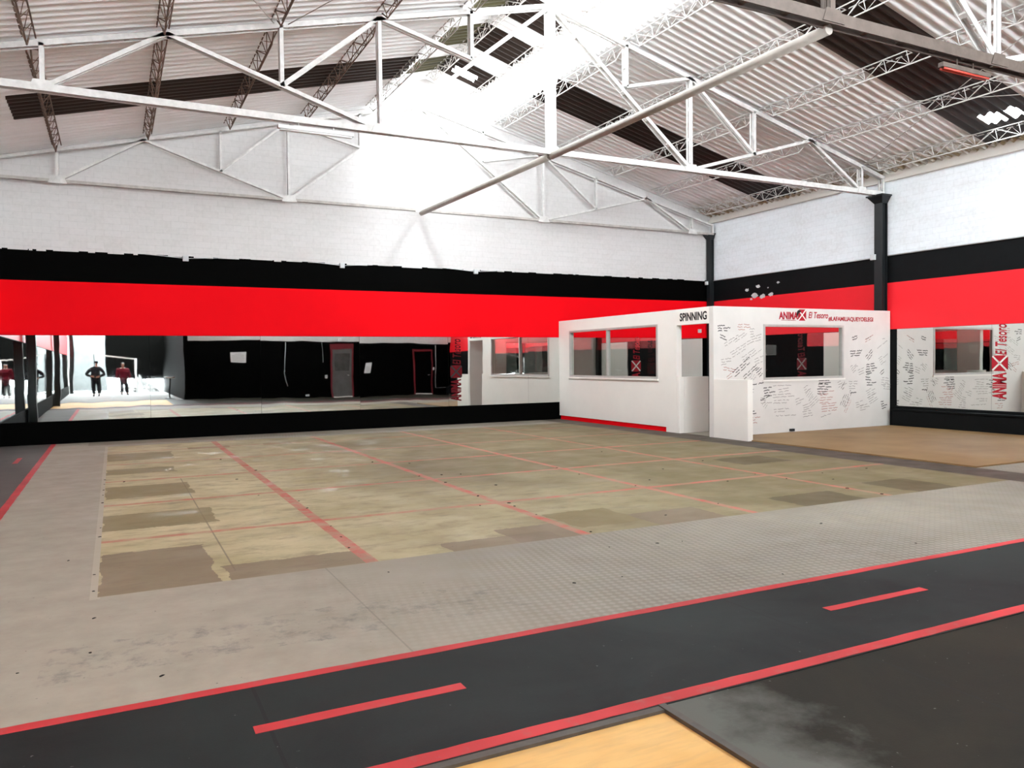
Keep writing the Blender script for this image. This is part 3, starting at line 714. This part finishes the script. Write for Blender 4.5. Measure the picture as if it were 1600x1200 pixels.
# handwriting: blocks of marker scribble, one mesh per message
random.seed(11)
def scribble(x, z, wd, rows, ang, mat, th=.0065, rh=.05):
    m = MB(); ca, sa = math.cos(ang), math.sin(ang)
    for r in range(rows):
        L = wd*random.uniform(.6, 1); u = random.uniform(0, wd*.12)
        while u < L:
            wl = random.uniform(.07, .2); pts = []; k = 0; n_ = max(3, int(wl/.011))
            for k in range(n_):
                pts.append((u+wl*k/n_+random.uniform(-.003, .003), -r*rh+random.uniform(-.5, .5)*rh*.42*(1 if k % 2 else -.8)))
            for a, b in zip(pts, pts[1:]):
                P = []
                for (q, v), s in ((a, 1), (b, 1), (b, -1), (a, -1)):
                    P.append((x+(q*ca-v*sa), BY-.0015, z+(q*sa+v*ca)+s*th/2))
                m.add(P, [(3,2,1,0)])
            u += wl+random.uniform(.012, .03)
    return m.build('handwritten_message', mat, booth)
def bpx(px, py):  # pixel on the plane of the front wall
    d = r2*(px-800)/F_PX - u2*(py-600)/F_PX + fw; o = cam.matrix_world.translation; t = (BY-o.y)/d.y; p = o+d*t; return p.x, p.z
D, L_, R_ = M_ink, M_inkl, M_inkr
SC = [(1120,509,.28,3,.05,D),(1125,523,.13,2,-.3,D),(1152,507,.25,3,0,R_),(1171,514,.2,3,0,L_),(1172,527,.24,3,.2,L_),(1130,538,.5,2,.45,L_),(1146,532,.4,2,.5,L_),
 (1140,552,.6,3,.45,L_),(1158,560,.5,3,.5,L_),(1126,562,.2,3,.1,L_),(1130,573,.25,2,-.2,R_),(1144,583,.6,3,.62,D),(1160,590,.5,2,.6,D),(1134,590,.2,2,.5,R_),(1178,562,.22,3,.3,L_),(1180,580,.2,4,.6,D),(1170,592,.22,3,.8,L_),
 (1172,602,.35,1,.12,D),(1163,605,.2,3,0,L_),(1192,607,.22,4,.1,D),(1188,622,.18,3,0,L_),(1165,627,.2,3,-.4,L_),(1162,643,.42,2,0,D),(1168,653,.26,3,0,R_),(1190,634,.15,3,.8,L_),(1187,626,.3,1,.3,D),
 (1206,603,.7,1,0,L_),(1206,617,.6,2,.02,L_),(1208,626,.5,2,0,L_),(1208,640,.5,2,.02,L_),(1210,650,.6,1,0,L_),(1216,609,.3,2,.1,L_),
 (1255,607,.13,3,.5,L_),(1258,617,.2,4,.8,L_),(1262,628,.22,4,.6,L_),(1254,634,.2,3,.2,L_),(1242,625,.14,3,.3,L_),
 (1279,595,.4,2,.02,D),(1277,600,.35,5,-.05,D),(1278,612,.4,2,0,R_),(1280,618,.33,4,.02,R_),(1282,632,.42,4,.05,R_),(1281,652,.3,1,.2,L_),(1253,644,.3,3,.1,L_),
 (1308,598,.2,3,.3,L_),(1314,607,.08,2,.9,D),(1312,634,.42,4,1.0,D),(1318,645,.3,2,1.0,R_),(1326,596,.25,4,0,L_),(1327,614,.34,1,.05,D),(1336,630,.25,3,.2,L_),(1342,634,.22,3,.1,L_),
 (1328,549,.34,3,.05,D),(1331,528,.06,2,.3,D),(1350,532,.35,2,.4,R_),(1352,530,.2,1,.3,L_),(1352,558,.3,3,.7,D),(1352,570,.28,5,.1,D),(1352,582,.2,2,0,L_),(1352,589,.22,2,-.1,D),(1354,598,.24,2,0,D),
 (1328,574,.14,4,.6,L_),(1340,579,.18,3,.3,L_),(1336,572,.15,1,0,L_),(1352,612,.3,4,.35,L_),(1355,622,.32,4,.4,L_),(1372,561,.2,4,.5,L_),(1375,583,.05,2,.6,D),(1377,590,.25,4,-.1,L_),(1380,600,.2,3,-.1,L_),(1376,628,.06,4,.2,D),(1370,545,.3,1,.5,L_),(1378,530,.16,1,.2,L_)]
for px, py, wd, rows, ang, mt in SC:
    x, z = bpx(px, py); wd = min(wd, -.06-x); scribble(x, z, wd*.95, rows, ang, mt, .016 if mt is D else .011)

# vertical red decals on mirrors
M_vinyld = paint('very dark red vinyl', (.10, .002, .005), .15, 10, .6, .1)
def decal(origin, ux, uy, label, H=1.45, vin=None, cross=None):
    vin = vin or M_vinylr
    e = empty('mirror_decal', origin, label, 'decal'); ux, uy = Vector(ux), Vector(uy); o = Vector(origin)
    W = .26
    lettering('ANIMA', H*.36, W, o, uy, -ux, vin, 'red_lettering', e, .04)
    xlogo(o+uy*H*.38-ux*W*1.05, ux, uy, W*1.15, e, cross or M_white, vin)
    lettering('El Tesoro', H*.42, W*.8, o+uy*H*.60, uy, -ux, vin, 'red_lettering', e, .01, .25)
decal((-7.66, -.024, .55), Xp, Zp, 'dark red vertical decal on back wall mirror left of booth reflection', 1.45, M_vinyld, M_vinylk)
decal((-2.45, -.024, .62), Xp, Zp, 'red vertical decal on mirror seen through the booth side window')
decal((-.032, -8.28, .66), Yn, Zp, 'red vertical decal on right wall mirror near the photo edge', 1.4)

# ---------------------------------------------------------------- rear of the hall (seen in the mirrors)
m = MB(); m.box(-12.1, 0, -19.5, -19.3, 0, 2.55, 0); m.box(-12.1, 0, -19.5, -19.3, 2.55, 3.3, 1); m.box(-12.3, -12.1, -34, -19.3, 0, 3.3, 0)
struct('wall_front', m, [M_black, M_brick])
m = MB(); m.box(-15.2, -12.3, YB-.2, YB, .75, 6, 0); m.box(WL, -15.2, YB-.2, YB, 0, 6, 1); struct('wall_rear', m, [M_black, paint('pale grey wall paint', (.24, .26, .26), .3, 1.2, .8, .1)])
M_doorr = paint('dark red door frame', (.16, .012, .018), .2, 6, .5, .3); M_doorg = paint('dusty grey door leaf', (.11, .11, .105), .35, 3, .5, .3)
def door(x0, x1, name, hd):
    m = MB(); y = -19.3; z1 = 2.2
    m.box(x0-.07, x0, y, y+.05, 0, z1); m.box(x1, x1+.07, y, y+.05, 0, z1); m.box(x0-.07, x1+.07, y, y+.05, z1, z1+hd)
    o = struct(name, m, M_doorr)
    m = MB(); m.box(x0, x1, y, y+.03, .06, z1); m.build('door_leaf', M_doorg if name == 'door_1' else M_black, o)
    m = MB(); m.box(x0, x1, y, y+.08, 0, .06); m.build('door_sill', M_white, o)
    m = MB(); m.tube([(x1-.12, y+.03, 1.0), (x1-.12, y+.08, 1.0), (x1-.22, y+.08, 1.0)], .012, 8); m.build('door_handle', M_alu, o)
    m = MB(); m.box(x0+.1, x1-.1, y+.03, y+.036, 1.2, 2.0); m.build('door_pane', paint('grimy door glass', (.06, .06, .055), .5, 5, .2, .5) if name == 'door_1' else M_black, o)
door(-5.92, -5.02, 'door_1', .25); door(-1.86, -1.0, 'door_2', .09)
def notice(x0, x1, z0, z1, label, lines=6, sl=0):
    e = empty('wall_notice', ((x0+x1)/2, -19.29, (z0+z1)/2), label, 'notice')
    m = MB(); y = -19.285
    m.add([(x0, y, z0), (x1, y, z0+sl*.2), (x1+sl, y, z1+sl*.2), (x0+sl, y, z1)]+[(x0, y-.012, z0), (x1, y-.012, z0+sl*.2), (x1+sl, y-.012, z1+sl*.2), (x0+sl, y-.012, z1)], [(1,0,3,2),(4,5,6,7),(0,1,5,4),(1,2,6,5),(2,3,7,6),(3,0,4,7)])
    m.build('sheet', M_paper, e)
    m = MB()
    for i in range(lines):
        z = z1-(z1-z0)*(i+1.2)/(lines+1.4); a, b = (x0+.07, x1-.07) if i else (x0+.2, x1-.2); u = a
        while u < b:
            l = random.uniform(.03, .08); m.box(u+sl*.5, min(u+l, b)+sl*.5, y, y+.002, z-.008, z+.008); u += l+.015
    m.build('printed_lines', M_inkl if i else M_ink, e)
notice(-10.35, -9.70, 1.62, 2.05, 'white printed notice on the black wall, seen in a mirror')
notice(-4.42, -4.12, 1.15, 1.6, 'white crooked sheet on black wall between the doorways, seen reflected', 5, .1)
def fitting(x, z, w_, h_, label, nm='socket_box', cat='socket'):
    e = empty(nm, (x, -19.3, z), label, cat); m = MB(); m.box(x-w_/2, x+w_/2, -19.3, -19.25, z-h_/2, z+h_/2); m.build('plate', M_paper, e, bevel=.008)
    m = MB(); m.box(x-w_*.2, x+w_*.2, -19.252, -19.24, z-h_*.2, z+h_*.2); m.build('button', M_grey, e)
fitting(-5.6, 2.62, .13, .13, 'small white box above the first red-topped doorway'); fitting(-6.2, .95, .1, .16, 'small white switch left of the first doorway', 'light_switch', 'switch')
fitting(-7.1, .12, .16, .08, 'low white socket on black wall near the floor'); fitting(-.88, 1.3, .09, .14, 'small white switch right of the second doorway', 'light_switch', 'switch')
m = MB(); m.tube([(-8.1, -19.28, 2.5), (-8.12, -19.28, 1.2), (-8.05, -19.28, .8), (-7.98, -19.28, .55)], .012, 6); tag(m.build('hanging_cable', M_grey, smooth=True), 'pale cable hanging down the black wall, seen reflected', 'cable')
m = MB(); m.tube([(-.75, -19.28, 2.5), (-.75, -19.28, .35), (-.2, -19.28, .35)], .012, 6); m.tube([(-6.35, -19.28, 1.6), (-6.35, -19.28, 2.55), (-5.7, -19.28, 2.62)], .012, 6); tag(m.build('conduit_pipe', M_grey, smooth=True), 'thin grey conduit running round the doorways on black wall', 'conduit')
# bar stool by the black wall corner
e = empty('bar_stool', (-12.75, -21.0, 0), 'tall black stool beside end of the black wall, seen in mirror', 'stool')
m = MB(); m.tube([(-12.75, -21, .96), (-12.75, -21, 1.0), (-12.75, -21, 1.03)], [.19, .20, .17], 20); m.build('seat', M_grey, e, smooth=True)
m = MB(); m.tube([(-12.75, -21, .05), (-12.75, -21, .96)], .03, 10); m.build('pole', M_vinylk, e, smooth=True)
m = MB(); m.tube([(-12.75, -21, 0), (-12.75, -21, .02), (-12.75, -21, .06)], [.21, .21, .04], 20); m.build('foot_plate', M_vinylk, e)
# post with a tilted bar across
e = empty('frame_post', (-13.75, -31.2, 0), 'white upright post with a long tilted bar on top, rear of hall', 'post frame')
m = MB(); m.tube([(-13.75, -31.2, 0), (-13.75, -31.2, 1.84)], .045, 12); m.build('upright', M_paper, e, smooth=True)
m = MB(); m.bar((-13.70, -31.2, 1.82), (-15.95, -31.0, 2.18), .07, .05); m.build('cross_bar', M_steelold, e)
m = MB(); m.tube([(-15.85, -31.0, 0), (-15.85, -31.0, 2.14)], .02, 8); m.build('prop', M_vinylk, e)
# rubble heap
def rubble(cx, cy, rx, ry, h, seed):
    random.seed(seed); m = MB(); n_ = 26
    vs = []
    for j in range(n_+1):
        for i in range(n_+1):
            u, v = i/n_*2-1, j/n_*2-1; d = math.sqrt(u*u+v*v); z = max(0, 1-d)**.8*h*(.75+.5*random.random()) if d < 1 else -.003
            vs.append((cx+u*rx, cy+v*ry, z))
    m.add(vs, [(a, a+1, a+n_+2, a+n_+1) for j in range(n_) for i in range(n_) for a in [j*(n_+1)+i]]); return m
m = rubble(-13.55, -32.6, 1.1, 1.1, .85, 5)
for k in range(60):
    a, b = random.uniform(-14.3, -12.7), random.uniform(-33.3, -31.6); s = random.uniform(.04, .16); z = random.uniform(0, .25)
    m.box(a, a+s, b, b+s*.8, z, z+s*.7)
tag(m.build('rubble_heap', M_conc), 'heap of pale rubble at the rear of the hall, seen in mirror', 'rubble', kind='stuff')

# ---------------------------------------------------------------- people (seen in the mirror)
M_skin = paint('skin', (.36, .19, .13), .1, 10, .5, .3); M_clk = paint('black cloth', (.012, .012, .014), .3, 12, .9, .1)
M_clr = paint('dark red cloth', (.13, .008, .016), .3, 12, .9, .1); M_hair = paint('black hair', (.01, .008, .007), .3, 30, .6, .3)
def skinned(name, V, E, mat, parent, sub=2):
    me = bpy.data.meshes.new(name); me.from_pydata([v[:3] for v in V], E, []); me.materials.append(mat)
    o = bpy.data.objects.new(name, me); link(o); o.parent = parent
    sk = o.modifiers.new('skin', 'SKIN'); sk.use_smooth_shade = True
    if not me.skin_vertices: 
        bpy.context.view_layer.objects.active = o
        me.skin_vertices.new() if hasattr(me.skin_vertices, 'new') else None
    for i, v in enumerate(V):
        r = v[3]; me.skin_vertices[0].data[i].radius = r if isinstance(r, tuple) else (r, r)
    me.skin_vertices[0].data[0].use_root = True
    s = o.modifiers.new('sub', 'SUBSURF'); s.levels = sub; s.render_levels = sub
    return o
def person(loc, hgt, label, elbows, coat, coat_len, hat, rot):
    e = empty('person', loc, label, 'person'); e.rotation_euler = (0, 0, rot); k = hgt/1.75
    V = []; E = []
    def a(x, y, z, r, p=None):
        V.append((x*k, y*k, z*k, tuple(q*k for q in r) if isinstance(r, tuple) else r*k)); i = len(V)-1
        if p is not None: E.append((p, i))
        return i
    pel = a(0, 0, .95, (.15, .11)); wst = a(0, 0, 1.10, (.13, .10), pel); ch = a(0, .01, 1.30, (.16, .12), wst); up_ = a(0, 0, 1.43, (.10, .08), ch)
    nk = a(0, .0, 1.50, .055, up_); hd = a(0, .015, 1.57, (.065, .075), nk); hd2 = a(0, .02, 1.66, (.075, .09), hd); a(0, .01, 1.72, (.06, .075), hd2)
    a(0, .12, 1.62, .014, hd2)
    hands = []
    for s in (-1, 1):
        hp = a(s*.09, 0, .90, .095, pel); kn = a(s*.11, .01, .50, .06, hp); an = a(s*.12, -.01, .09, .042, kn); ft = a(s*.125, .06, .035, .036, an); a(s*.13, .16, .025, .03, ft)
        sh = a(s*.18, 0, 1.41, .062, up_); ex, ey, ez = elbows[0] if s < 0 else elbows[1]; el = a(ex, ey, ez, .043, sh)
        wx, wy, wz = elbows[2] if s < 0 else elbows[3]; wr = a(wx, wy, wz, .028, el)
        d = (Vector((wx, wy, wz))-Vector((ex, ey, ez))).normalized(); side = d.cross(Vector((0, 1, 0))); side = side.normalized() if side.length > .1 else Vector((1, 0, 0))
        pm = Vector((wx, wy, wz))+d*.07; pa = a(*pm, (.034, .018), wr)
        for q, ln in enumerate((.075, .085, .08, .065)):
            b = pm+side*(q-1.5)*.018+d*.02; i1 = a(*b, .0085, pa); c2 = b+d*ln*.55; i2 = a(*c2, .008, i1); c3 = c2+d*ln*.35+Vector((0, .018, -.01)); a(*c3, .007, i2)
        t = pm-d*.035+side*.035; i1 = a(*t, .010, wr); t2 = t+d*.04+side*.02; a(*t2, .008, i1)
    skinned('body', V, E, M_skin, e, 1)
    # coat with sleeves
    V = []; E = []
    p0 = a(0, 0, 1.12, (.21, .16)); c0 = a(0, .01, 1.28, (.235, .17), p0); c1 = a(0, 0, 1.42, (.15, .12), c0); a(0, 0, 1.48, .075, c1); lo = a(0, 0, .95, (.21, .16), p0); a(0, 0, coat_len, (.20, .15), lo)
    for s in (-1, 1):
        sh = a(s*.21, 0, 1.38, .12, c1); E2 = elbows[0] if s < 0 else elbows[1]; W2 = elbows[2] if s < 0 else elbows[3]
        el = a(*E2, .085, sh); a(*W2, .055, el)
    skinned('coat', V, E, coat, e, 1)
    V = []; E = []
    p0 = a(0, 0, .93, (.15, .115))
    for s in (-1, 1):
        hp = a(s*.09, 0, .86, .125, p0); kn = a(s*.11, .01, .50, .10, hp); a(s*.12, -.01, .10, .085, kn)
    skinned('trousers', V, E, M_clk, e, 1)
    for s in (-1, 1):
        V = []; E = []; h0 = a(s*.12, -.04, .05, .05); h1 = a(s*.125, .06, .045, .048, h0); a(s*.13, .18, .035, .038, h1); skinned('shoe', V, E, M_clk, e, 1)
    V = []; E = []
    h0 = a(0, -.025, 1.62, (.085, .085)); h1 = a(0, -.015, 1.70, (.088, .095), h0); a(0, -.005, 1.755, (.055, .06), h1); skinned('hair', V, E, M_hair, e, 1)
    if hat:
        m = MB(); m.tube([(0, .0, 1.70*k), (0, .0, 1.715*k)], [.19*k, .17*k], 24); m.tube([(0, 0, 1.71*k), (0, 0, 1.79*k), (0, 0, 1.82*k)], [.105*k, .095*k, .07*k], 20); mesh_obj('hat', m.v, m.f, M_clk, e, None, False)
    # simple facial features
    m = MB()
    for s in (-1, 1): m.tube([(s*.032*k, .098*k, 1.655*k), (s*.032*k, .112*k, 1.655*k)], .009*k, 8)
    mesh_obj('eyes', m.v, m.f, M_hair, e)
    m = MB(); m.tube([(-.025*k, .095*k, 1.585*k), (.0, .103*k, 1.583*k), (.025*k, .095*k, 1.585*k)], .006*k, 6); mesh_obj('mouth', m.v, m.f, M_clr, e)
    return e
person((-15.68, -26.3, 0), 1.62, 'person in black jacket and hat with both elbows out, seen in mirror', [(-.44, .04, 1.12), (.44, .04, 1.10), (-.17, .16, 1.02), (.17, .16, 1.0)], M_clk, .93, True, .1)
person((-14.45, -26.9, 0), 1.62, 'person in long dark red coat standing, seen in mirror', [(-.29, 0, 1.12), (.29, 0, 1.12), (-.30, .06, .88), (.30, .06, .88)], M_clr, .62, False, -.1)

# ---------------------------------------------------------------- bits lying on the floor
random.seed(21)
M_bit = paint('black rubber crumb', (.02, .018, .016), .4, 30, .9, .1)
def wpx(px, py):
    d = r2*(px-800)/F_PX - u2*(py-600)/F_PX + fw; o = cam.matrix_world.translation; t = -o.z/d.z; p = o+d*t; return p.x, p.y
def bit_mesh(seed, s):
    random.seed(seed); m = MB(); n_ = 9
    r_ = [random.uniform(.6, 1.1) for _ in range(n_)]
    ring = lambda q, z: [(s*q*r_[k]*math.cos(2*math.pi*k/n_), s*q*.75*r_[k]*math.sin(2*math.pi*k/n_), z) for k in range(n_)]
    v = ring(1, 0)+ring(1.05, s*.2)+ring(.6, s*.42)
    f = [tuple(range(n_))[::-1]]+[(a*n_+k, a*n_+(k+1) % n_, (a+1)*n_+(k+1) % n_, (a+1)*n_+k) for a in (0, 1) for k in range(n_)]+[tuple(2*n_+k for k in range(n_))]
    m.add(v, f); return m
protos = [bit_mesh(i, 1.0) for i in range(4)]
bits = [(147,898),(146,924),(147,966),(157,825),(156,839),(160,786),(161,774),(162,766),(163,757),(164,750),(194,753),(345,718),(400,735),(370,749),(404,774),(467,783),(480,794),(517,822),(533,839),(545,856),(582,722),(696,754),(747,775),(750,790),(795,786),(804,791),(838,804),(720,741),
 (607,894),(923,831),(1027,849),(952,855),(897,911),(972,901),(1223,897),(1431,849),(1283,818),(775,758),(993,759),(1122,787),(1229,748),(1285,739),(1324,763),(1378,772),(1302,749),(1137,752),(1098,720),(1036,733),(1354,732),(1545,858),(870,731),(940,706),(1180,741),(1015,750),(253,1056),(27,1052),(107,876),(141,1020),(1040,805),(1066,846),(690,742),(655,744),(640,724),(905,741)]
pm_ = []
for i, (px, py) in enumerate(bits):
    x, y = wpx(px, py); q = protos[i % 4]
    if len(pm_) < 4:
        o = mesh_obj('rubber_crumb', q.v, q.f, M_bit); pm_.append(o)
    else: o = pm_[i % 4].copy(); link(o)
    s = random.uniform(.007, .013)*(1.0 if py > 800 else 1.35); o.scale = (s*1.3, s*1.3, s*.8); o.location = (x, y, 0); o.rotation_euler = (0, 0, random.uniform(0, 6))
    tag(o, 'small black crumb lying on the pale gym floor', 'crumb', 'black crumbs scattered on the floor')
